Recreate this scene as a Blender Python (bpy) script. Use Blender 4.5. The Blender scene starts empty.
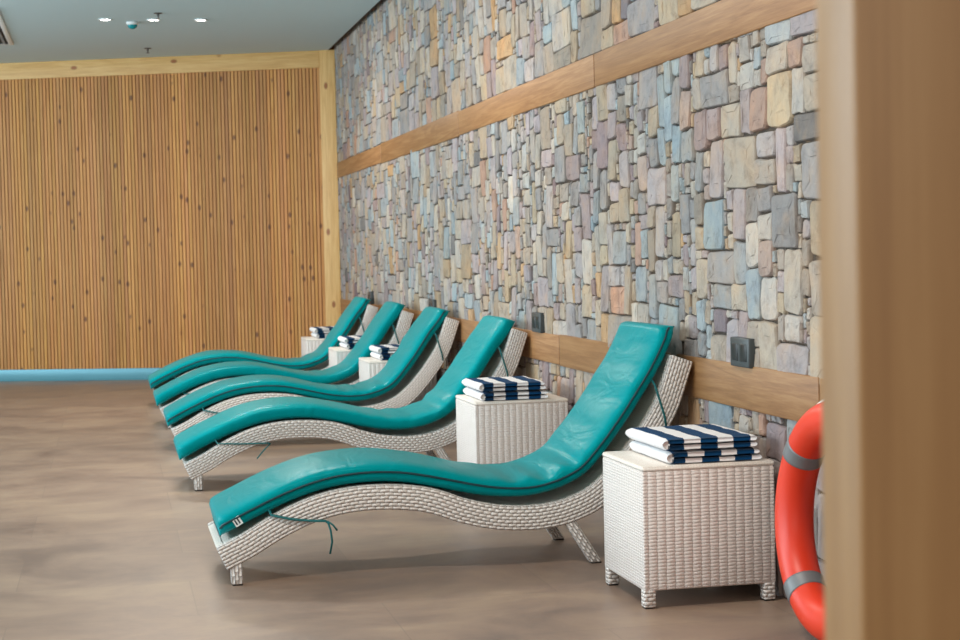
import bpy, math, random
from mathutils import Vector, Matrix, noise
PI = math.pi
sc = bpy.context.scene
COL = sc.collection

# ------------------------------------------------------------------ helpers
class MB:
    """collects verts / faces / uvs / colours and links them as ONE mesh object"""
    def __init__(s): s.v=[]; s.f=[]; s.uv=[]; s.c=[]; s.hasuv=False; s.hascol=False
    def face(s, idx, uv=None, col=None):
        s.f.append(tuple(idx)); s.uv.append(uv); s.c.append(col)
        if uv: s.hasuv=True
        if col: s.hascol=True
    def vert(s, p): s.v.append(tuple(p)); return len(s.v)-1
    def box(s, lo, hi, col=None, uvs=True):
        x0,y0,z0=lo; x1,y1,z1=hi
        b=len(s.v)
        for p in ((x0,y0,z0),(x1,y0,z0),(x1,y1,z0),(x0,y1,z0),(x0,y0,z1),(x1,y0,z1),(x1,y1,z1),(x0,y1,z1)): s.v.append(p)
        fs=((0,3,2,1),(4,5,6,7),(0,1,5,4),(1,2,6,5),(2,3,7,6),(3,0,4,7))
        ax=((0,1),(0,1),(0,2),(1,2),(0,2),(1,2))
        for f,a in zip(fs,ax):
            s.face([b+i for i in f], [(s.v[b+i][a[0]], s.v[b+i][a[1]]) for i in f], col)
    def tube(s, pts, r, n=8, closed=False, col=None, flat=1.0):
        pts=[Vector(p) for p in pts]; m=len(pts); rings=[]
        up=Vector((0,0,1)); prev=None
        for i,p in enumerate(pts):
            if closed: t=pts[(i+1)%m]-pts[i-1]
            else: t=pts[min(i+1,m-1)]-pts[max(i-1,0)]
            t.normalize()
            if prev is None:
                a=t.cross(up)
                if a.length<.05: a=t.cross(Vector((0,1,0)))
            else:
                a=prev-t*prev.dot(t)
            a.normalize(); prev=a
            b=t.cross(a)
            rr=r[i] if isinstance(r,(list,tuple)) else r
            rings.append([s.vert(p+a*rr*math.cos(2*PI*k/n)+b*rr*flat*math.sin(2*PI*k/n)) for k in range(n)])
        rng=range(m) if closed else range(m-1)
        for i in rng:
            A=rings[i]; B=rings[(i+1)%m]
            for k in range(n): s.face([A[k],A[(k+1)%n],B[(k+1)%n],B[k]],None,col)
        if not closed:
            s.face(rings[0][::-1],None,col); s.face(rings[-1],None,col)
    def lathe(s, c, prof, n=32):
        """prof: (radius, z) list, axis Z"""
        rings=[]
        for r,z in prof:
            rings.append([s.vert((c[0]+r*math.cos(2*PI*k/n), c[1]+r*math.sin(2*PI*k/n), c[2]+z)) for k in range(n)])
        for A,B in zip(rings,rings[1:]):
            for k in range(n): s.face([A[k],A[(k+1)%n],B[(k+1)%n],B[k]])
        s.face(rings[0][::-1]); s.face(rings[-1])
    def build(s, name, m, parent=None, smooth=False, bevel=0, subs=0, ang=None, segs=2):
        me=bpy.data.meshes.new(name); me.from_pydata(s.v,[],s.f)
        if s.hasuv:
            ul=me.uv_layers.new(name='UVMap'); k=0
            for fi,f in enumerate(s.f):
                for j in range(len(f)):
                    if s.uv[fi]: ul.data[k].uv=s.uv[fi][j]
                    k+=1
        if s.hascol:
            cl=me.color_attributes.new('tint','FLOAT_COLOR','CORNER'); k=0
            for fi,f in enumerate(s.f):
                for j in range(len(f)):
                    c=s.c[fi] or (1,1,1); cl.data[k].color=(c[0],c[1],c[2],1); k+=1
        me.materials.append(m)
        if smooth:
            for p in me.polygons: p.use_smooth=True
        me.update()
        o=bpy.data.objects.new(name,me); COL.objects.link(o)
        if parent: o.parent=parent
        if bevel:
            b=o.modifiers.new('bevel','BEVEL'); b.width=bevel; b.segments=segs; b.limit_method='ANGLE'; b.angle_limit=math.radians(40)
            b.harden_normals=False
            for p in me.polygons: p.use_smooth=True
            if not ang: ang=50
        if ang and smooth is False and not bevel:
            for p in me.polygons: p.use_smooth=True
        if subs:
            q=o.modifiers.new('sub','SUBSURF'); q.levels=subs; q.render_levels=subs
        return o

def tag(o, label=None, cat=None, group=None, kind=None):
    if label: o['label']=label
    if cat: o['category']=cat
    if group: o['group']=group
    if kind: o['kind']=kind
    return o
def empty(name, loc, label, cat, group=None):
    o=bpy.data.objects.new(name,None); COL.objects.link(o); o.location=loc
    o.empty_display_size=.1
    return tag(o,label,cat,group)
def struct(o): o['kind']='structure'; return o
def copy_tree(o, parent=None):
    c=o.copy(); COL.objects.link(c)
    if parent: c.parent=parent
    for ch in [x for x in bpy.data.objects if x.parent==o]: copy_tree(ch,c)
    return c
def srgb(r,g,b):
    f=lambda c:(c/255/12.92) if c/255<=.04045 else ((c/255+.055)/1.055)**2.4
    return (f(r),f(g),f(b))
def spline(pts, n, seg=14):
    """Catmull-Rom through pts, resampled to n points evenly along its length"""
    P=[Vector(p) for p in pts]; P=[P[0]*2-P[1]]+P+[P[-1]*2-P[-2]]
    d=[]
    for i in range(1,len(P)-2):
        a,b,c,e=P[i-1],P[i],P[i+1],P[i+2]
        for k in range(seg):
            t=k/seg
            d.append(.5*((2*b)+(c-a)*t+(2*a-5*b+4*c-e)*t*t+(3*b-a-3*c+e)*t**3))
    d.append(P[-2])
    L=[0]
    for a,b in zip(d,d[1:]): L.append(L[-1]+(b-a).length)
    out=[]; j=0
    for i in range(n):
        s=L[-1]*i/(n-1)
        while j<len(L)-2 and L[j+1]<s: j+=1
        t=(s-L[j])/max(L[j+1]-L[j],1e-9)
        out.append(d[j].lerp(d[j+1],t))
    return out, L[-1]

# ------------------------------------------------------------------ materials
class N:
    def __init__(s,name):
        s.m=bpy.data.materials.new(name); s.m.use_nodes=True; s.t=s.m.node_tree; s.t.nodes.clear()
        s.out=s.t.nodes.new('ShaderNodeOutputMaterial'); s.b=s.t.nodes.new('ShaderNodeBsdfPrincipled')
        s.t.links.new(s.b.outputs[0],s.out.inputs[0])
    def n(s,typ,ins={},**kw):
        x=s.t.nodes.new('ShaderNode'+typ)
        for k,v in kw.items(): setattr(x,k,v)
        for k,v in ins.items():
            if hasattr(v,'is_linked') : s.t.links.new(v,x.inputs[k])
            else: x.inputs[k].default_value=v
        return x
    def math(s,op,a,b=None,c=None):
        x=s.t.nodes.new('ShaderNodeMath'); x.operation=op
        for i,v in enumerate((a,b,c)):
            if v is None: continue
            if hasattr(v,'is_linked'): s.t.links.new(v,x.inputs[i])
            else: x.inputs[i].default_value=v
        return x.outputs[0]
    def mix(s,fac,a,b,bt='MIX'):
        x=s.t.nodes.new('ShaderNodeMix'); x.data_type='RGBA'; x.blend_type=bt
        for i,v in ((0,fac),(6,a),(7,b)):
            if hasattr(v,'is_linked'): s.t.links.new(v,x.inputs[i])
            else: x.inputs[i].default_value=(*v,1) if (i>0 and len(v)==3) else v
        return x.outputs[2]
    def ramp(s,fac,stops,interp='LINEAR'):
        x=s.t.nodes.new('ShaderNodeValToRGB'); s.t.links.new(fac,x.inputs[0]); x.color_ramp.interpolation=interp
        e=x.color_ramp.elements
        while len(e)<len(stops): e.new(.5)
        for q,(p,c) in zip(e,stops): q.position=p; q.color=(*c,1) if len(c)==3 else c
        return x.outputs[0]
    def set(s,**kw):
        for k,v in kw.items():
            k=k.replace('_',' ')
            if hasattr(v,'is_linked'): s.t.links.new(v,s.b.inputs[k])
            else: s.b.inputs[k].default_value=(*v,1) if isinstance(v,tuple) and len(v)==3 else v
        return s
    def bump(s,h,strength=.5,dist=.01):
        x=s.n('Bump',{'Height':h,'Strength':strength,'Distance':dist}); s.t.links.new(x.outputs[0],s.b.inputs['Normal'])
    def obj(s,scale=(1,1,1),loc=(0,0,0)):
        tc=s.n('TexCoord'); return s.n('Mapping',{'Vector':tc.outputs['Object'],'Scale':scale,'Location':loc}).outputs[0]
    def uv(s,scale=(1,1,1),loc=(0,0,0)):
        tc=s.n('TexCoord'); return s.n('Mapping',{'Vector':tc.outputs['UV'],'Scale':scale,'Location':loc}).outputs[0]

def plain(name,col,rough=.5,metal=0.0,**kw):
    m=N(name); m.set(Base_Color=col,Roughness=rough,Metallic=metal,**kw); return m.m

def wood(name, dark, mid, light, grain, rough=.5, tint=False, knots=0.0, knotcol=(.1,.04,.015), kscale=3.0, coords='obj', bump=.15, kmask=.6, kv3=None, wave=.25):
    """grain: scale triple, small along the fibre"""
    m=N(name); v=m.obj(grain) if coords=='obj' else m.uv(grain)
    n1=m.n('TexNoise',{'Vector':v,'Scale':1.0,'Detail':5.0,'Roughness':.6,'Distortion':.6})
    w=m.math('FRACT',m.math('MULTIPLY',n1.outputs['Fac'],5.0))
    w=m.math('ABSOLUTE',m.math('SUBTRACT',w,.5))
    w=m.math('MULTIPLY',w,2.0)
    n2=m.n('TexNoise',{'Vector':v,'Scale':4.0,'Detail':6.0,'Roughness':.7})
    f=m.math('ADD',m.math('MULTIPLY',w,wave),m.math('MULTIPLY',n2.outputs['Fac'],1.0-wave))
    c=m.ramp(f,[(.2,dark),(.5,mid),(.8,light)])
    if knots>0:
        kv=m.obj(kv3) if coords=='obj' else m.uv(kv3)
        vo=m.n('TexVoronoi',{'Vector':kv,'Scale':1.0,'Randomness':1.0})
        k=m.ramp(vo.outputs['Distance'],[(knots*.55,(1,1,1)),(knots,(0,0,0))]); rc=m.n('SeparateColor',{0:vo.outputs['Color']}); k=m.math('MULTIPLY',k,m.math('GREATER_THAN',rc.outputs[0],kmask))
        c=m.mix(m.math('MULTIPLY',k,.85),c,knotcol)
    if tint:
        a=m.n('Attribute'); a.attribute_name='tint'; c=m.mix(1.0,c,a.outputs['Color'],'MULTIPLY')
    m.set(Base_Color=c,Roughness=rough)
    m.bump(f,bump,.004)
    return m.m

def weave(name, col, gapshade, du=.026, dv=.0072, strength=.9, dist=.006, stag=.5, rowc=1.0):
    """wicker: rows of flat strands that pass over and under upright stakes; UV in metres"""
    m=N(name); tc=m.n('TexCoord'); s=m.n('SeparateXYZ',{0:tc.outputs['UV']})
    nz=m.n('TexNoise',{'Vector':tc.outputs['UV'],'Scale':30.0,'Detail':2.0})
    jit=m.math('MULTIPLY',m.math('SUBTRACT',nz.outputs['Fac'],.5),.004)
    u=m.math('ADD',s.outputs[0],jit); v=m.math('ADD',s.outputs[1],jit)
    rv=m.math('DIVIDE',v,dv); row=m.math('FLOOR',rv); fv=m.math('FRACT',rv)
    off=m.math('MULTIPLY',m.math('FLOORED_MODULO',row,2.0),stag)
    su=m.math('FRACT',m.math('ADD',m.math('DIVIDE',u,du),off))
    hu=m.math('POWER',m.math('SINE',m.math('MULTIPLY',su,PI)),.85)          # bulge over a stake
    hv=m.math('POWER',m.math('SINE',m.math('MULTIPLY',fv,PI)),.5)          # roundness of a strand
    h=m.math('MULTIPLY',m.math('ADD',.2,m.math('MULTIPLY',hu,.8)),m.math('ADD',1-rowc,m.math('MULTIPLY',hv,rowc)))
    c=m.ramp(h,[(.06,gapshade),(.34,col)])  # shade between the strands is painted in as a darker gap colour
    m.set(Base_Color=c,Roughness=.45); m.b.inputs['Specular IOR Level'].default_value=.4
    m.bump(h,strength,dist)
    return m.m

M={}
M['wicker']=weave('white_wicker',srgb(232,224,218),srgb(104,92,84),.030,.0125,1.0,.007)
M['wicker_deck']=weave('white_wicker_deck',srgb(236,226,216),srgb(190,176,164),.02,.006,.35,.004)
M['wicker_table']=weave('white_wicker_table',srgb(234,224,218),srgb(132,116,108),.0295,.0112,.7,.007,0.0,.6)
M['glide']=plain('dark_glide',srgb(40,38,36),.6)
# teal satin cushion cloth
def cloth(name,c1,c2,rough):
    m=N(name); v=m.obj()
    n=m.n('TexNoise',{'Vector':v,'Scale':6.0,'Detail':3.0})
    c=m.mix(n.outputs['Fac'],c1,c2)
    th=m.n('TexNoise',{'Vector':v,'Scale':900.0,'Detail':1.0})
    w=m.n('TexNoise',{'Vector':m.obj((10,3,10)),'Scale':1.3,'Detail':2.0,'Distortion':.8})
    h=m.math('ADD',m.math('MULTIPLY',w.outputs['Fac'],1.0),m.math('MULTIPLY',th.outputs['Fac'],.02))
    m.set(Base_Color=c,Roughness=rough); m.b.inputs['Specular IOR Level'].default_value=.10
    m.b.inputs['Specular Tint'].default_value=(.25,.85,.88,1)
    m.bump(h,.28,.02); return m.m
M['teal']=cloth('teal_satin_cloth',srgb(0,136,141),srgb(0,144,149),.34)
M['piping']=plain('dark_teal_piping',srgb(0,58,66),.5)
M['strap']=plain('teal_tie_cloth',srgb(0,96,98),.6)
M['tagw']=plain('white_tag_cloth',srgb(230,235,235),.7)
M['tagk']=plain('tag_print',srgb(30,50,60),.7)
# towels: navy and white stripes by UV.x (metres)
def terry():
    m=N('striped_terry'); tc=m.n('TexCoord'); s=m.n('SeparateXYZ',{0:tc.outputs['UV']})
    nz=m.n('TexNoise',{'Vector':m.obj((1,1,1)),'Scale':60.0,'Detail':2.0})
    nl=m.n('TexNoise',{'Vector':m.obj((3,9,1)),'Scale':1.0,'Detail':1.0})
    u=m.math('ADD',s.outputs[0],m.math('ADD',m.math('MULTIPLY',m.math('SUBTRACT',nz.outputs['Fac'],.5),.006),m.math('MULTIPLY',m.math('SUBTRACT',nl.outputs['Fac'],.5),.030)))
    f=m.math('FRACT',m.math('DIVIDE',u,.114))
    k=m.math('MULTIPLY',m.math('LESS_THAN',f,.52),m.math('GREATER_THAN',u,0.0))
    c=m.mix(k,srgb(240,236,236),srgb(6,58,98))
    m.set(Base_Color=c,Roughness=.95); m.b.inputs['Specular IOR Level'].default_value=.1
    m.b.inputs['Sheen Weight'].default_value=.05
    p=m.n('TexNoise',{'Vector':m.obj(),'Scale':320.0,'Detail':3.0}); m.bump(p.outputs['Fac'],.6,.006)
    return m.m
M['terry']=terry()
# room
def tiles():
    m=N('taupe_floor_tiles'); v=m.obj()
    br=m.n('TexBrick',{'Vector':m.obj((1,1,1),(.35,.42,0)),'Color1':(0,0,0,1),'Color2':(1,1,1,1),'Mortar':(.5,.5,.5,1),'Scale':1.0,'Mortar Size':.0025,'Brick Width':1.2,'Row Height':.6,'Mortar Smooth':.1,'Bias':0.0})
    st=m.n('TexNoise',{'Vector':m.obj((1.3,1.7,1)),'Scale':1.5,'Detail':10.0,'Roughness':.7,'Distortion':.5})
    bl=m.n('TexNoise',{'Vector':v,'Scale':.8,'Detail':3.0})
    f=m.math('ADD',m.math('MULTIPLY',st.outputs['Fac'],.75),m.math('ADD',m.math('MULTIPLY',bl.outputs['Fac'],.2),m.math('MULTIPLY',br.outputs['Color'],.06)))
    c=m.ramp(f,[(.36,srgb(114,96,87)),(.5,srgb(141,118,103)),(.64,srgb(160,136,115))])
    c=m.mix(m.math('MULTIPLY',br.outputs['Fac'],.35),c,srgb(110,98,88))
    sp=m.n('TexNoise',{'Vector':v,'Scale':40.0,'Detail':4.0})
    r=m.math('ADD',.30,m.math('MULTIPLY',st.outputs['Fac'],.22))
    m.set(Base_Color=c,Roughness=r); m.b.inputs['Specular IOR Level'].default_value=.45
    m.bump(m.math('ADD',m.math('MULTIPLY',sp.outputs['Fac'],.15),m.math('MULTIPLY',br.outputs['Fac'],-1.0)),.08,.004)
    return m.m
M['floor']=tiles()
def stone():
    m=N('stacked_stone'); v=m.obj()
    a=m.n('Attribute'); a.attribute_name='tint'
    n1=m.n('TexNoise',{'Vector':v,'Scale':14.0,'Detail':6.0,'Roughness':.65,'Distortion':.4})
    n2=m.n('TexNoise',{'Vector':v,'Scale':60.0,'Detail':4.0,'Roughness':.7})
    n3=m.n('TexNoise',{'Vector':m.obj((1,1,1),(7,3,1)),'Scale':9.0,'Detail':3.0})
    g=m.ramp(n1.outputs['Fac'],[(.25,(.62,.60,.59)),(.48,(1,1,1)),(.8,(1.2,1.18,1.13))])
    c=m.mix(1.0,a.outputs['Color'],g,'MULTIPLY')
    n4=m.n('TexNoise',{'Vector':m.obj((1,1,1),(2,9,4)),'Scale':5.0,'Detail':4.0,'Roughness':.6})
    c=m.mix(1.0,c,m.ramp(n4.outputs['Fac'],[(.35,(.86,.92,.98)),(.5,(1,1,1)),(.66,(1.08,.98,.88))]),'MULTIPLY')
    ru=m.ramp(n3.outputs['Fac'],[(.58,(0,0,0)),(.74,(1,1,1))])
    c=m.mix(m.math('MULTIPLY',ru,.22),c,srgb(190,150,105))
    m.set(Base_Color=c,Roughness=.9); m.b.inputs['Specular IOR Level'].default_value=.2
    h=m.math('ADD',m.math('MULTIPLY',n1.outputs['Fac'],1.0),m.math('MULTIPLY',n2.outputs['Fac'],.35))
    m.bump(h,.55,.012); return m.m
M['stone']=stone()
M['ceiling']=plain('pool_tinted_white_paint',srgb(196,216,223),.7)  # cool bounce light from the pool is mixed into this white
M['recess']=plain('dark_shadow_gap',srgb(62,48,40),.9)
M['rail']=wood('oak_rail',srgb(132,90,54),srgb(158,114,74),srgb(178,136,94),(10,.7,16),.5,tint=True,knots=.14,knotcol=srgb(140,88,54),kv3=(2,1.1,5),kmask=.5)
M['pine']=wood('pine_frame',srgb(198,150,88),srgb(218,174,110),srgb(230,194,134),(1.0,18,1),.5,knots=.17,knotcol=srgb(140,72,34),kv3=(4.2,7.5,1),kmask=.45,coords='uv')
M['slat']=wood('pine_slat',srgb(166,110,50),srgb(194,137,72),srgb(212,162,98),(30,30,.8),.55,tint=True,knots=.2,knotcol=srgb(96,50,20),kv3=(10,10,6),kmask=.42)
M['slatback']=plain('brown_backing',srgb(138,88,44),.8)
M['skirting']=plain('brushed_steel_skirting',srgb(96,156,172),.35,.2)
M['column']=wood('column_veneer',srgb(158,114,72),srgb(172,128,82),srgb(186,143,96),(14,9,.5),.45,bump=.03)
M['plate']=plain('charcoal_plate',srgb(66,72,74),.4)
M['platein']=plain('black_insert',srgb(34,37,39),.35)
def rubber_orange():
    m=N('lifebuoy_orange'); n=m.n('TexNoise',{'Vector':m.obj(),'Scale':8.0,'Detail':3.0})
    c=m.mix(n.outputs['Fac'],srgb(226,60,28),srgb(216,50,24)); m.set(Base_Color=c,Roughness=.42); return m.m
M['orange']=rubber_orange()
M['band']=plain('grey_reflective_band',srgb(120,122,124),.45,.2)
M['rope']=plain('white_rope',srgb(225,222,215),.8)
M['white']=plain('white_plastic',srgb(228,230,230),.45)
M['tealdome']=plain('teal_dome',srgb(0,130,138),.2)
M['brass']=plain('sprinkler_metal',srgb(90,88,86),.4,.6)
M['louvre']=plain('grey_louvre',srgb(120,126,130),.5)
M['ventdark']=plain('vent_interior',srgb(50,54,58),.8)
def emit(name,c,s):
    m=N(name); m.set(Base_Color=(1,1,1),Emission_Color=c,Emission_Strength=s); return m.m
M['lamp']=emit('lamp_glow',(1,.96,.88),14.0)

# ------------------------------------------------------------------ camera
F_PX=1715.7; HC=1.155
yaw,pit,rol=(math.radians(a) for a in (12.173,2.293,1.288))
fw=Vector((math.sin(yaw)*math.cos(pit),math.cos(yaw)*math.cos(pit),-math.sin(pit)))
rt=Vector((math.cos(yaw),-math.sin(yaw),0)); up=rt.cross(fw)
r2=rt*math.cos(rol)-up*math.sin(rol); u2=rt*math.sin(rol)+up*math.cos(rol)
cam=bpy.data.objects.new('camera',bpy.data.cameras.new('camera')); COL.objects.link(cam)
mw=Matrix((r2,u2,-fw)).transposed().to_4x4(); mw.translation=Vector((0,0,HC)); cam.matrix_world=mw
cam.data.sensor_width=36; cam.data.lens=F_PX/960*36; cam.data.clip_start=.05
cam.data.dof.use_dof=True; cam.data.dof.focus_distance=6.3; cam.data.dof.aperture_fstop=7.4
sc.camera=cam

# ------------------------------------------------------------------ setting
XW=2.135; YC=16.0; ZC=3.06
b=MB(); b.box((-8,-3.5,-.1),(2.6,19.5,0)); struct(b.build('floor',M['floor']))
b=MB(); b.box((-8,-3.5,ZC),(2.065,19.5,ZC+.12)); struct(b.build('ceiling',M['ceiling']))
b=MB(); b.box((2.02,-3.5,ZC+.12),(2.6,19.5,ZC+.3)); b.box((2.06,-3.5,ZC-.002),(2.068,YC,ZC+.12)); struct(b.build('trim_1',M['recess']))

# --- stone wall: irregular stones fitted together over a dark joint plane
rnd=random.Random(11)
CELL=.03; Y0=3.0; NY=int((YC+.15-Y0)/CELL); NZ=int((ZC+.12)/CELL)+1
grid=[[False]*NZ for _ in range(NY)]
RAILS=[(1.860,2.015),(.597,.743)]
PAL=[((176,166,164),10),((190,176,158),12),((172,150,122),10),((156,172,178),12),((188,164,130),7),((190,146,98),4),((140,138,138),11),
     ((150,128,130),6),((202,192,178),7),((158,142,124),10),((132,150,158),4),((174,158,160),8),((112,106,102),4),((186,140,116),4),((120,98,104),2)]
pal=[c for c,w in PAL for _ in range(w)]
wm=MB()
b0=[wm.vert(p) for p in ((XW,Y0-1.5,-.05),(XW,YC+.3,-.05),(XW,YC+.3,ZC+.15),(XW,Y0-1.5,ZC+.15))]
JC=srgb(84,74,66)
wm.face(b0,None,JC)
def stone_at(y0,y1,z0,z1,small):
    c=rnd.choice(pal); k=rnd.uniform(.76,.98); sat=rnd.uniform(.25,.75); c=tuple(u*sat+m*(1-sat) for u,m in zip(c,(166,158,154))); col=tuple(min(1.0,q*k) for q in srgb(*c))
    w=y1-y0; h=z1-z0; g=rnd.uniform(-.0006,.0018)
    cy,cz=(y0+y1)/2,(z0+z1)/2; hw=w/2-g; hh=h/2-g
    rc=min(min(hw,hh)*rnd.uniform(.15,.5),.024); pr=rnd.uniform(.012,.018) if not small else rnd.uniform(.009,.016)
    if small and rnd.random()<.04: return
    nseg=4; ring=[]
    for q,(sy,sz) in enumerate(((1,1),(-1,1),(-1,-1),(1,-1))):
        jy=rnd.uniform(-.14,.10)*min(hw,.06); jz=rnd.uniform(-.12,.09)*min(hh,.06)
        for k in range(nseg):
            a=q*PI/2+(k/(nseg-1))*PI/2
            ring.append(((hw-rc+jy)*sy+rc*math.cos(a),(hh-rc+jz)*sz+rc*math.sin(a)))
        # a mid-edge point, bowed a little
        nq=((1,1),(-1,1),(-1,-1),(1,-1))[(q+1)%4]
        ring.append((( (sy+nq[0])/2)*(hw+rnd.uniform(-.004,.002)), ((sz+nq[1])/2)*(hh+rnd.uniform(-.004,.002))) if True else None)
    sd=rnd.uniform(0,99); ring=[(y+.0045*noise.noise((y*22,z*22,sd))*min(1,hw/.04),z+.0045*noise.noise((y*22,z*22,sd+50))*min(1,hh/.04)) for y,z in ring]
    tiltx=rnd.uniform(-.05,.05); tiltz=rnd.uniform(-.06,.06)
    def V(p,s,d,fl):
        py,pz=p[0]*s[0],p[1]*s[1]
        return wm.vert((XW-d-fl*(py*tiltx+pz*tiltz+rnd.uniform(-.001,.001)),cy+py,cz+pz))
    bi=min(.0055,rc*.5); s1=(1,1); s2=(1-bi*.35/hw,1-bi*.35/hh); s3=(1-bi/hw,1-bi/hh); s4=(.5,.5)
    A=[V(p,s1,-.002,0) for p in ring]; B=[V(p,s2,pr*.65,.6) for p in ring]; C=[V(p,s3,pr,1) for p in ring]; D=[V(p,s4,pr+rnd.uniform(-.001,.003),1) for p in ring]
    n=len(ring)
    for P,Q in ((A,B),(B,C),(C,D)):
        for i in range(n): wm.face([P[i],Q[i],Q[(i+1)%n],P[(i+1)%n]],None,col)
    wm.face(D[::-1],None,col)
zb=[(0,int(.597/CELL)+1),(int(.743/CELL)+0,int(1.860/CELL)+1),(int(2.015/CELL),NZ)]
def place(i,j,w,h):
    for a in range(i,i+w):
        for q in range(j,j+h): grid[a][q]=True
for (z0,z1) in zb:
    cells=[(i,j) for i in range(0,NY) for j in range(z0,z1)]
    # raster with a wandering order so that courses are broken
    cells.sort(key=lambda c:(c[1]//1)+3.0*noise.noise((c[0]*.06,c[1]*.05,1.7))+rnd.uniform(0,2.2))
    for (i,j) in cells:
        if grid[i][j]: continue
        W=rnd.choice((3,4,4,5,5,6,7,8,9,11)); Hh=rnd.choice((3,3,4,4,5,5,6,6,7))
        if rnd.random()<.10: W=rnd.choice((2,3)); Hh=rnd.choice((2,3))
        # free extent
        w=0
        while w<W and i+w<NY and not grid[i+w][j]: w+=1
        h=1
        while h<Hh and j+h<z1 and all(not grid[i+a][j+h] for a in range(w)): h+=1
        # extend leftwards too so that slivers are rarer
        while w<W and i>0 and all(not grid[i-1][j+q] for q in range(h)): i-=1; w+=1
        if w<=2 and h<=2 or w*h<=5:
            pass
        place(i,j,w,h)
        y0=Y0+i*CELL; y1=Y0+(i+w)*CELL; za=j*CELL; zt=(j+h)*CELL
        if w<=2 or h<=2:
            # slivers: stacks of small chips
            n=max(1,round(max(w,h)/max(1.6,min(w,h)*1.3)))
            for k in range(n):
                if h>=w: stone_at(y0,y1,za+(zt-za)*k/n,za+(zt-za)*(k+1)/n,True)
                else: stone_at(y0+(y1-y0)*k/n,y0+(y1-y0)*(k+1)/n,za,zt,True)
        else: stone_at(y0,y1,za,zt,False)
o=struct(wm.build('wall_right',M['stone'],smooth=False))
# --- timber rails let into the stone
for q,(za,zt) in enumerate(RAILS):
    b=MB(); ys=[2.0,4.35,7.30,10.3,13.35,YC-.02] if q==0 else [2.0,4.9,8.0,10.9,13.6,YC-.02]
    for y0,y1 in zip(ys,ys[1:]):
        k=(1.06,.86,.98,.84,.94)[ys.index(y0)]; t=rnd.uniform(-.006,.008)
        b.box((2.112,y0+.006,za-t),(XW+.02,y1-.006,zt+t),(k,k*rnd.uniform(.96,1.0),k*rnd.uniform(.9,1.0)))
    struct(b.build('trim_%d'%(q+2),M['rail'],bevel=.004))

# --- slatted wall at the end
L=Vector((-1.0,17.18,0)); C0=Vector((2.13,YC,0)); dv=(L-C0).normalized(); nv=Vector((dv.y,-dv.x,0))
if nv.y>0: nv=-nv
def W(s,d,z): return C0+dv*s+nv*d+Vector((0,0,z))
def wbox(b,s0,s1,d0,d1,z0,z1,col=None):
    i=len(b.v)
    for z in (z0,z1):
        for s,d in ((s0,d0),(s1,d0),(s1,d1),(s0,d1)): b.v.append(tuple(W(s,d,z)))
    sd=((s0,d0),(s1,d0),(s1,d1),(s0,d1))
    for f in ((0,1,2,3),(4,7,6,5),(0,4,5,1),(1,5,6,2),(2,6,7,3),(3,7,4,0)):
        uv=[]
        for k in f:
            s,d=sd[k%4]; z=(z0,z1)[k//4]
            uv.append((s+d,z))
        b.face([i+k for k in f],uv,col)
SL=9.5
b=MB(); wbox(b,-.3,SL,-.12,0,-.05,ZC+.2); struct(b.build('wall_back',M['slatback']))
b=MB(); s=.155; P=.0345
while s<SL:
    k=1+.16*noise.noise((s*3.1,0,5))+rnd.uniform(-.15,.12)
    c=(k,k*rnd.uniform(.90,1.0),k*rnd.uniform(.76,1.0))
    if rnd.random()<.05: c=(k*.86,k*.78,k*.8)
    wbox(b,s,s+.0262,0,.013,.113,2.905,c); s+=P
struct(b.build('trim_4',M['slat']))
b=MB()
# header (grain along the wall: swap uv) and corner post
i=len(b.f); wbox(b,.152,SL,0,.032,2.90,ZC+.0)
struct(b.build('trim_5',M['pine'],bevel=.003))
b=MB(); wbox(b,0.0,.15,0,.036,0,ZC)
b.uv=[[(v,u) for u,v in q] for q in b.uv]
struct(b.build('trim_6',M['pine'],bevel=.003))
b=MB(); wbox(b,.152,SL,0,.014,0,.112); struct(b.build('baseboard_back',M['skirting'],bevel=.002))

# --- near wooden column on the right of the view
b=MB(); b.box((.527,1.15,0),(.95,1.222,ZC-.001)); 
o=b.build('wooden_column',M['column'],bevel=.004)
tag(o,'tan wood veneered column out of focus close to the camera at the right edge','column')

# ------------------------------------------------------------------ ceiling things
for k,(x,y,lb) in enumerate(((.035,13.99,'small round ceiling downlight, leftmost of three, nearest the vent'),(.412,13.99,'small round ceiling downlight beside the teal domed detector, middle of three'),(.785,13.98,'small round ceiling downlight, rightmost of three, nearest the stone wall'))):
    e=empty('ceiling_downlight',(x,y,ZC),lb,'ceiling light','downlights in the ceiling')
    m=MB(); m.lathe((0,0,0),[(.040,-.002),(.052,-.001),(.056,-.006),(.048,-.009),(.042,-.009),(.040,-.003)]); m.build('trim_ring',M['white'],e,smooth=True)
    m=MB(); m.lathe((0,0,0),[(.0415,-.0015),(.0415,-.005)]); m.build('lamp_disc',M['lamp'],e)
e=empty('ceiling_detector',(.248,14.15,ZC),'white ceiling detector with a teal dome beside the middle downlight','detector')
m=MB(); m.lathe((0,0,0),[(.05,-.0),(.05,-.012),(.044,-.024)]); m.build('base',M['white'],e,smooth=True)
m=MB(); m.lathe((0,0,0),[(.040,-.022)]+[(.04*math.cos(a),-.024-.034*math.sin(a)) for a in [i*PI/2/8 for i in range(8)]]+[(.002,-.058)],24); m.build('dome',M['tealdome'],e,smooth=True)
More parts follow.
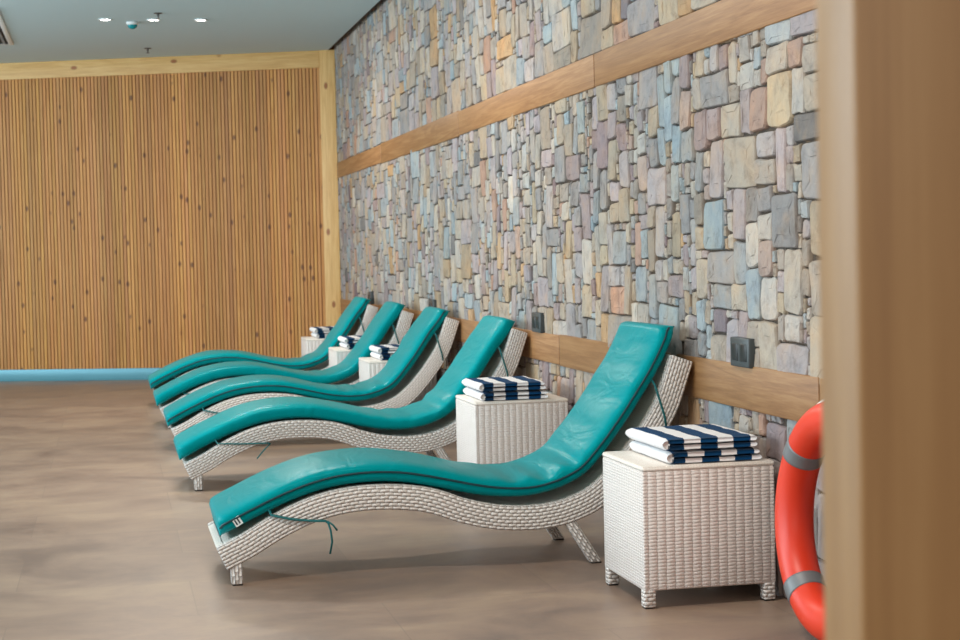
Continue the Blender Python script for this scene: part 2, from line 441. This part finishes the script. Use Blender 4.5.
for x,y,lb in ((.437,13.63,'dark pendant sprinkler head above the middle downlight'),(.408,15.9,'dark pendant sprinkler head close to the timber header')):
    e=empty('ceiling_sprinkler',(x,y,ZC),lb,'sprinkler','sprinkler heads in the ceiling')
    m=MB(); m.lathe((0,0,0),[(.034,0),(.034,-.004),(.012,-.008)]); m.build('escutcheon',M['brass'],e,smooth=True)
    m=MB(); m.lathe((0,0,0),[(.009,-.006),(.009,-.022),(.006,-.026),(.006,-.042)],12); m.build('body',M['brass'],e)
    m=MB(); m.lathe((0,0,0),[(.016,-.042),(.016,-.045)],16); m.build('deflector',M['brass'],e)
e=empty('air_vent',(-1.15,14.5,ZC),'grey louvred air vent in the ceiling at the upper left corner','vent')
m=MB()
for lo,hi in (((-.4,-1.12,-.012),(-.36,1.12,0)),((.36,-1.12,-.012),(.4,1.12,0)),((-.36,-1.12,-.012),(.36,-1.08,0)),((-.36,1.08,-.012),(.36,1.12,0))): m.box(lo,hi)
m.build('frame',M['white'],e,bevel=.002)
m=MB(); m.box((-.36,-1.08,-.003),(.36,1.08,-.0005)); m.build('backing',M['ventdark'],e)
m=MB()
for i in range(14):
    x=-.34+i*.05
    j=len(m.v)
    for yy in (-1.08,1.08):
        for dx,dz in ((0,-.003),(.004,-.003),(.028,-.012),(.024,-.012)): m.v.append((x+dx,yy,dz))
    for f in ((0,1,2,3),(7,6,5,4),(0,4,5,1),(1,5,6,2),(2,6,7,3),(3,7,4,0)): m.face([j+k for k in f])
m.build('louvre_slats',M['louvre'],e)

# ------------------------------------------------------------------ wall sockets
lbs=['charcoal double socket plate on the stone wall above the nearest side table','charcoal socket plate on the stone wall between the first and second headrests','dark socket plate on the stone wall just above the third lounger headrest','dark socket plate on the stone wall beside the farthest lounger headrest']
for k,(y,lb) in enumerate(zip((5.535,8.39,11.27,14.05),lbs)):
    e=empty('wall_socket',(2.113,y,.790),lb,'socket','sockets on the stone wall')
    m=MB(); m.box((-.016,-.088,-.05),(.02,.088,.05)); m.build('plate',M['plate'],e,bevel=.004)
    for s in (-1,1):
        m=MB(); m.box((-.0185,s*.04-.030,-.030),(-.012,s*.04+.030,.030)); ins=m.build('socket_insert',M['platein'],e,bevel=.003)

# ------------------------------------------------------------------ lounger
ORG=Vector((1.2,.29,0)); WD=.58
BOT=[(.378,.056),(.43,.080),(.476,.102),(.564,.152),(.658,.196),(.75,.225),(.848,.239),(.95,.240),(1.05,.230),(1.12,.213),(1.214,.178),(1.334,.148),(1.456,.137),(1.56,.142),(1.65,.162),(1.745,.203),(1.83,.270),(1.90,.345),(1.975,.440),(2.044,.552),(2.108,.728)]
NB=84; TH=.089
bot,LB=spline([(x,0,z) for x,z in BOT],NB)
def normals(c):
    out=[]
    for i in range(len(c)):
        t=(c[min(i+1,len(c)-1)]-c[max(i-1,0)]).normalized(); out.append(Vector((-t.z,0,t.x)))
    return out
bn=normals(bot); top=[p+n*TH for p,n in zip(bot,bn)]
def loft(y0,y1,z0,z1,i0=0,i1=NB-1):
    """solid strip between y0,y1 whose thickness runs from z0 to z1 of the board"""
    m=MB(); rings=[]; s=0
    for i in range(i0,i1+1):
        if i>i0: s+=(bot[i]-bot[i-1]).length
        a=bot[i]+bn[i]*TH*z0-ORG; c=bot[i]+bn[i]*TH*z1-ORG
        rings.append(([m.vert((a.x,y0-ORG.y,a.z)),m.vert((a.x,y1-ORG.y,a.z)),m.vert((c.x,y1-ORG.y,c.z)),m.vert((c.x,y0-ORG.y,c.z))],s))
    w=y1-y0; h=(z1-z0)*TH
    for (A,sa),(B,sb) in zip(rings,rings[1:]):
        m.face([A[0],A[1],B[1],B[0]],[(sa,0),(sa,w),(sb,w),(sb,0)])
        m.face([A[1],A[2],B[2],B[1]],[(sa,0),(sa,h),(sb,h),(sb,0)])
        m.face([A[2],A[3],B[3],B[2]],[(sa,w),(sa,0),(sb,0),(sb,w)])
        m.face([A[3],A[0],B[0],B[3]],[(sa,h),(sa,0),(sb,0),(sb,h)])
    A=rings[0][0]; m.face(A[::-1],[(0,h),(w,h),(w,0),(0,0)])
    A=rings[-1][0]; m.face(A,[(0,0),(w,0),(w,h),(0,h)])
    return m
def leg_mesh(a,b,y0,y1,w):
    """square leg from a to b in the XZ plane"""
    m=MB(); a=Vector((a[0],0,a[1])); b=Vector((b[0],0,b[1]))
    j=len(m.v)
    for p in (a,b):
        for x,y in ((-w/2,y0),(w/2,y0),(w/2,y1),(-w/2,y1)): m.v.append(tuple(Vector((p.x+x,y,p.z))-ORG))
    Ln=(b-a).length; u=((0,0),(w,0),(w,Ln),(0,Ln))
    for f in ((0,1,2,3),(7,6,5,4)): m.face([j+k for k in f],[(0,0),(w,0),(w,w),(0,w)])
    for f in ((0,4,5,1),(1,5,6,2),(2,6,7,3),(3,7,4,0)): m.face([j+k for k in f],[(0,0),(Ln,0),(Ln,w),(0,w)])
    return m
def make_frame(root):
    loft(0,.045,0,1).build('side_rail',M['wicker'],root,bevel=.006)
    loft(WD-.045,WD,0,1).build('side_rail',M['wicker'],root,bevel=.006)
    loft(.0452,WD-.0452,.55,.93,1,NB-2).build('seat_deck',M['wicker_deck'],root)
    loft(.0452,WD-.0452,.0,.97,0,1).build('foot_panel',M['wicker_deck'],root)
    loft(.0452,WD-.0452,.0,.97,NB-2,NB-1).build('head_panel',M['wicker_deck'],root)
    for y0,y1 in ((.003,.043),(WD-.043,WD-.003)):
        l=leg_mesh((.412,.004),(.410,.092),y0,y1,.042).build('leg',M['wicker'],root,bevel=.006)
        g=leg_mesh((.412,0),(.412,.0045),y0+.004,y1-.004,.034).build('glide',M['glide'],l)
        l=leg_mesh((1.722,.004),(1.618,.170),y0,y1,.046).build('leg',M['wicker'],root,bevel=.006)
        g=leg_mesh((1.722,0),(1.722,.0045),y0+.004,y1-.004,.036).build('glide',M['glide'],l)
CB=[(.362,.165),(.41,.190),(.46,.214),(.535,.248),(.616,.281),(.71,.310),(.80,.326),(.90,.332),(.998,.327),(1.085,.312),(1.169,.293),(1.26,.272),(1.343,.258),(1.43,.252),(1.517,.257),(1.61,.281),(1.696,.323),(1.768,.394),(1.861,.511),(1.946,.634),(1.988,.70),(2.020,.757),(2.046,.812),(2.064,.856)]
NC=150
CPATH=[]
for pth in (CB,[(.328,.146)]+CB[1:-4]+[(1.996,.695),(2.036,.748),(2.062,.786)]):
    cb,LC=spline([(x,0,z) for x,z in pth],NC); CPATH.append((cb,LC,normals(cb)))
def make_cushion(root,seed,piped,wob):
    cb,LC,cn=CPATH[0 if seed==1 else 1]
    rr=random.Random(seed); CW=.545; K=30; T0=.074
    y_mid=WD/2+wob
    m=MB(); rings=[]; sideN=[]; sideF=[]; firstc=[]; lastc=[]
    seamz=.56
    for i in range(NC):
        s=LC*i/(NC-1); e=min(s,LC-s)
        tf=math.sqrt(max(0,1-(1-min(e/.034,1))**2)); tf=max(tf,.10)
        RC=.065; e2=min(e/RC,1); hw=CW/2-RC*(1-math.sqrt(max(0,1-(1-e2)**2)))
        x=cb[i].x
        bend=math.exp(-((x-1.62)/.26)**2); arch=math.exp(-((x-.8)/.3)**2)
        T=T0*(1+.05*noise.noise((s*3,seed,2)))*tf*(1-.06*bend+.05*arch)
        ring=[]
        for k in range(K):
            a=2*PI*k/K; ca,sa=math.cos(a),math.sin(a)
            pw=.24
            yy=hw*math.copysign(abs(ca)**pw,ca); zz=math.copysign(abs(sa)**.62,sa)
            # top swells, bottom stays flat
            zt=seamz*T+(1-seamz)*T*zz if zz>0 else seamz*T+seamz*T*zz
            crown=.008*tf*max(0,zz)*math.cos(yy/hw*PI/2)
            # wrinkles across the cushion in the hollow, pinches along the seams
            wr=0
            if zz>-.3:
                ph=s*44+2.0*noise.noise((yy*3,s*2,seed*3.1))+yy*5*noise.noise((s*3,1,seed+5))
                amp=max(0,noise.noise((s*5,yy*6,seed+9))+.3)
                wr=bend*.0125*math.sin(ph)*amp*max(0,zz)
                wr+=.003*noise.noise((s*7,yy*5,seed+4.0))*max(0,zz)
            edge=abs(ca)**3
            pin=edge*(.25+.9*bend+.35*arch)*.0060*noise.noise((s*30,zz*1.3+math.copysign(7,ca),seed+2.0))
            p=cb[i]+cn[i]*(zt+crown+wr*tf)
            ring.append(m.vert((p.x-ORG.x, y_mid+yy+math.copysign(pin,ca)*1.6*tf-ORG.y, p.z)))
        rings.append(ring)
    for A,B in zip(rings,rings[1:]):
        for k in range(K): m.face([A[k],A[(k+1)%K],B[(k+1)%K],B[k]])
    m.face(rings[0]); m.face(rings[-1][::-1])
    c=m.build('cushion',M['teal'],root,smooth=True)
    V=[Vector(v) for v in m.v]
    # near side = -y -> k=K/2, far side k=0
    def line(k,off): return [V[r[k]]+Vector((0,off,0)) for r in rings]
    near=line(K//2,-.0015); far=line(0,.0015)
    if piped:
        pm=MB(); pm.tube(near[1:-1],.0042,6); pm.tube(far[1:-1],.0042,6)
        pm.tube([V[rings[0][k]] for k in range(K//2,K)],.003,6)
        pm.tube([V[rings[-1][k]] for k in range(K//2,K)],.003,6)
        pm.build('piping',M['piping'],c,smooth=True)
    return c,near,rings,V
def strap(c,pts,r=.0062,tails=()):
    m=MB(); m.tube(pts,r,6,flat=.5)
    for t in tails: m.tube(t,r*.9,6,flat=.5)
    return m.build('tie_strap',M['strap'],c,smooth=True)
def Lp(x,y,z): return (x-ORG.x,y-ORG.y,z)
spots=[(-.002,6.03,'teal cushioned white wicker sun lounger nearest the camera, all four legs showing',1,.0),
       (-.008,8.56,'teal cushioned white wicker lounger, second from the camera, with a plain unpiped cushion edge',0,.0),
       (-.006,10.33,'teal cushioned wicker lounger with dark piping, middle of the row, third from the camera',1,.0),
       (-.030,11.80,'teal cushioned wicker lounger, fourth from the camera, behind the middle one',0,.0),
       (-.032,13.40,'farthest teal cushioned wicker lounger, next to the slatted timber wall',1,.0)]
proto=None
for i,(dx,y,lb,piped,wob) in enumerate(spots):
    r=empty('sun_lounger',(ORG.x+dx,y+ORG.y,0),lb,'sun lounger','sun loungers in a row along the stone wall')
    if proto is None: make_frame(r); proto=r
    else:
        for ch in [x for x in bpy.data.objects if x.parent==proto and x.name.split('.')[0] in ('side_rail','seat_deck','foot_panel','head_panel','leg')]: copy_tree(ch,r)
    c,near,rings,V=make_cushion(r,i+1,piped,wob)
    yo=-.008
    if i in (0,2):
        strap(c,[Lp(.53,.018,.262),Lp(.535,yo+.004,.245),Lp(.60,yo,.228),Lp(.67,yo,.218),Lp(.725,yo,.214),Lp(.733,yo,.208)],
              tails=[[Lp(.733,yo,.212),Lp(.742,yo-.01,.18),Lp(.746,yo-.012,.14),Lp(.738,yo-.008,.098)],[Lp(.733,yo,.212),Lp(.75,yo-.01,.20),Lp(.765,yo-.012,.18)]])
    else:
        strap(c,[Lp(.50,.018,.25),Lp(.51,yo+.004,.232),Lp(.62,yo,.226),Lp(.74,yo,.224),Lp(.77,yo,.222)],
              tails=[[Lp(.77,yo,.222),Lp(.735,yo-.012,.19),Lp(.70,yo-.016,.15)]])
    strap(c,[Lp(1.952,.018,.665),Lp(1.957,yo+.006,.645),Lp(1.972,yo,.59),Lp(1.990,yo,.53),Lp(1.996,yo+.004,.49)],.005)
    if i==0:
        # small white care tag on the foot corner, printed with two short dark marks
        t=MB(); t.box((-.014,-.002,-.016),(.014,.001,.016)); p=Vector(Lp(.418,.0155,.226))
        tg=t.build('care_tag',M['tagw'],c); tg.location=p; tg.rotation_euler=(.0,-.55,.0); tg['label']='small white printed care tag'
        t=MB(); t.box((-.009,-.003,-.010),(-.004,-.0021,.009)); t.box((.002,-.003,-.010),(.007,-.0021,.010)); t.build('print',M['tagk'],tg)

# ------------------------------------------------------------------ side tables
A=.45; H=.458
def make_table(loc,lb):
    e=empty('side_table',loc,lb,'side table','wicker side tables between the loungers')
    h=A/2; z0=.058
    m=MB(); m.box((-h,-h,z0),(h,h,H-.016)); m.uv=[[(u*1.5,v*1.2) for u,v in q] if n_ in (3,5) else q for n_,q in enumerate(m.uv)]; m.build('body',M['wicker_table'],e,bevel=.008)
    m=MB(); m.box((-h-.001,-h-.001,H-.018),(h+.001,h+.001,H)); m.build('table_top',M['wicker_deck'],e,bevel=.009)
    for sx in (-1,1):
        for sy in (-1,1):
            m=MB(); x=sx*(h-.022); y=sy*(h-.022)
            m.box((x-.020,y-.020,.004),(x+.020,y+.020,z0+.02)); l=m.build('leg',M['wicker'],e,bevel=.006)
            m=MB(); m.box((x-.016,y-.016,0),(x+.016,y+.016,.005)); m.build('glide',M['glide'],l)
    return e
tabs=[(1.638,5.205,'white wicker side table nearest the camera, beside the orange lifebuoy',.085,.012),
      (1.636,7.745,'white wicker side table between the first and second loungers',.030,.010),
      (1.63,11.02,'small white wicker side table behind the third lounger headrest',.075,.012),
      (1.605,12.44,'small white wicker side table behind the fourth lounger headrest',.075,.012),
      (1.592,14.22,'farthest white wicker side table, in front of the timber corner post',.080,.012)]
# ------------------------------------------------------------------ towels
TW,TD,TT=.325,.405,.0195
def towel_mesh(seed):
    """a towel folded once: two layers that meet in one rounded fold on the left"""
    m=MB(); rr=random.Random(seed); NY_=18; hm=TT*.5
    def skin(secfn,shift,closed=True):
        rings=[]
        for i in range(NY_+1):
            t=i/NY_; y=TD*t; e=min(t,1-t)*TD; tf=.72+.28*math.sqrt(max(0,1-(1-min(e/.007,1))**2))
            wob=.004*noise.noise((t*3,shift*900,seed))
            rings.append([(m.vert((x+wob,y,zc+(z-zc)*tf+.0018*noise.noise((x*13,y*9,seed+z*40)))),u+shift) for x,z,zc,u in secfn(t)])
        n=len(rings[0])
        for Ra,Rb in zip(rings,rings[1:]):
            for k in range(n if closed else n-1):
                q=[Ra[k],Ra[(k+1)%n],Rb[(k+1)%n],Rb[k]]; m.face([p[0] for p in q],[(p[1],0) for p in q])
        for Rg,rev in ((rings[0],False),(rings[-1],True)):
            q=Rg[::-1] if rev else Rg; m.face([p[0] for p in q],[(p[1],0) for p in q])
    for lay in range(2):
        w=TW-rr.uniform(0,.012); sh=rr.uniform(-.009,.004)-.004
        def sec(t,w=w,lay=lay):
            z0=lay*TT; zc=z0+hm; r=hm*.97; out=[]
            for k in range(9):
                a=-PI/2+PI*k/8; out.append((w-r+r*math.cos(a),zc+r*math.sin(a),zc,w-r+r*math.cos(a)))
            for k in range(15):
                x=(w-r)+(TT-.001-(w-r))*(k+1)/15; out.append((x,zc+r,zc,x))
            for k in range(15):
                x=(TT-.001)+((w-r)-(TT-.001))*k/15; out.append((x,zc-r,zc,x))
            return out
        skin(sec,sh)
    def fold(t):
        out=[]
        for k in range(15):
            a=PI/2+PI*k/14; out.append((TT+TT*.98*math.cos(a)*1.0,TT+TT*.98*math.sin(a),TT,-.02))
        out.append((TT+.004,TT*.1,TT,-.02)); out.append((TT+.004,TT*1.9,TT,-.02))
        return out
    skin(fold,0)
    return m
names=['on the nearest side table','on the side table between first and second loungers','on the table behind the third lounger','on the table behind the fourth lounger','on the farthest table by the corner post']
for i,(x,y,lb,ox,oy) in enumerate(tabs):
    make_table((x+A/2,y+A/2,0),lb)
    for k in range(2):
        o=towel_mesh(i*7+k*3+1).build('folded_towel',M['terry'],smooth=True)
        rr=random.Random(i*5+k)
        o.location=(x+ox+rr.uniform(-.004,.004)-k*.006,y+oy+k*.004,H+.0018+k*(2*TT+.0036))
        tag(o,('upper' if k else 'lower')+' navy and white striped folded towel '+names[i],'towel','striped towels stacked on the side tables')

# ------------------------------------------------------------------ lifebuoy leaning on the stone wall
R,r=.290,.058; tilt=.06
e=empty('lifebuoy',(2.0,4.545,0),'orange lifebuoy ring with grey bands standing on the floor against the stone wall','lifebuoy')
def ringp(th,ph,rr,ox=0):
    a=Vector((0,1,0)); bb=Vector((math.sin(tilt),0,math.cos(tilt))); n=a.cross(bb)
    c=Vector((0,0,(R+r)*math.cos(tilt)+.014))
    rad=R+rr*math.cos(ph)
    return c+a*rad*math.cos(th)+bb*rad*math.sin(th)+n*rr*1.0*math.sin(ph)
def torus(name,mat,t0,t1,n,rr,closed):
    m=MB(); K=28; rings=[]
    cnt=n if closed else n+1
    for i in range(cnt):
        th=t0+(t1-t0)*i/n
        rings.append([m.vert(ringp(th,2*PI*k/K,rr)) for k in range(K)])
    for i in range(n):
        Aa=rings[i]; Bb=rings[(i+1)%cnt]
        for k in range(K): m.face([Aa[k],Aa[(k+1)%K],Bb[(k+1)%K],Bb[k]])
    if not closed: m.face(rings[0][::-1]); m.face(rings[-1])
    return m.build(name,mat,e,smooth=True)
torus('ring',M['orange'],0,2*PI,96,r,True)
for a in (38,130,222,308):
    t=math.radians(a); bd=torus('reflective_band',M['band'],t-.095,t+.095,8,r+.0022,False)
m=MB(); pts=[]
for i in range(96):
    th=2*PI*i/96; k=abs(math.sin(2*(th-PI/4))); 
    pts.append(ringp(th,0,r+.003+.004*k))
m.tube(pts,.005,8,closed=True); m.build('grab_rope',M['rope'],e,smooth=True)

# ------------------------------------------------------------------ light
def area(name,loc,target,sx,sy,power,col,spread=PI):
    l=bpy.data.lights.new(name,'AREA'); l.shape='RECTANGLE'; l.size=sx; l.size_y=sy; l.energy=power; l.color=col; l.spread=spread
    o=bpy.data.objects.new(name,l); COL.objects.link(o); o.location=loc
    o.rotation_euler=(Vector(target)-Vector(loc)).to_track_quat('-Z','Y').to_euler(); return o
area('daylight_left',(-6.5,8.0,2.1),(2,8.0,1.1),13,1.9,760,(.80,.93,1.0))
area('daylight_behind',(-1.0,-3.2,2.2),(1.2,6.5,.3),5.5,1.7,100,(1.0,.93,.84))
for k,(x,y) in enumerate(((.4,4.2),(.4,9.0),(.4,13.2))):
    area('ceiling_lamp_glow',(x,y,ZC-.03),(x,y,0),.9,.4,62,(1.0,.90,.79))
area('pool_reflection',(-4.9,8.5,.03),(-4.9,8.5,3),4.0,13,310,(.62,.92,.98))
w=bpy.data.worlds.new('world'); sc.world=w; w.use_nodes=True
bg=w.node_tree.nodes['Background']; bg.inputs[0].default_value=(.74,.86,.92,1); bg.inputs[1].default_value=.21

sc.view_settings.view_transform='Standard'; sc.view_settings.look='None'; sc.view_settings.gamma=1.0
sc.view_settings.use_curve_mapping=False; sc.view_settings.exposure=-0.06
sc.cycles.use_denoising=True
sc.cycles.max_bounces=6; sc.cycles.diffuse_bounces=4; sc.cycles.glossy_bounces=3
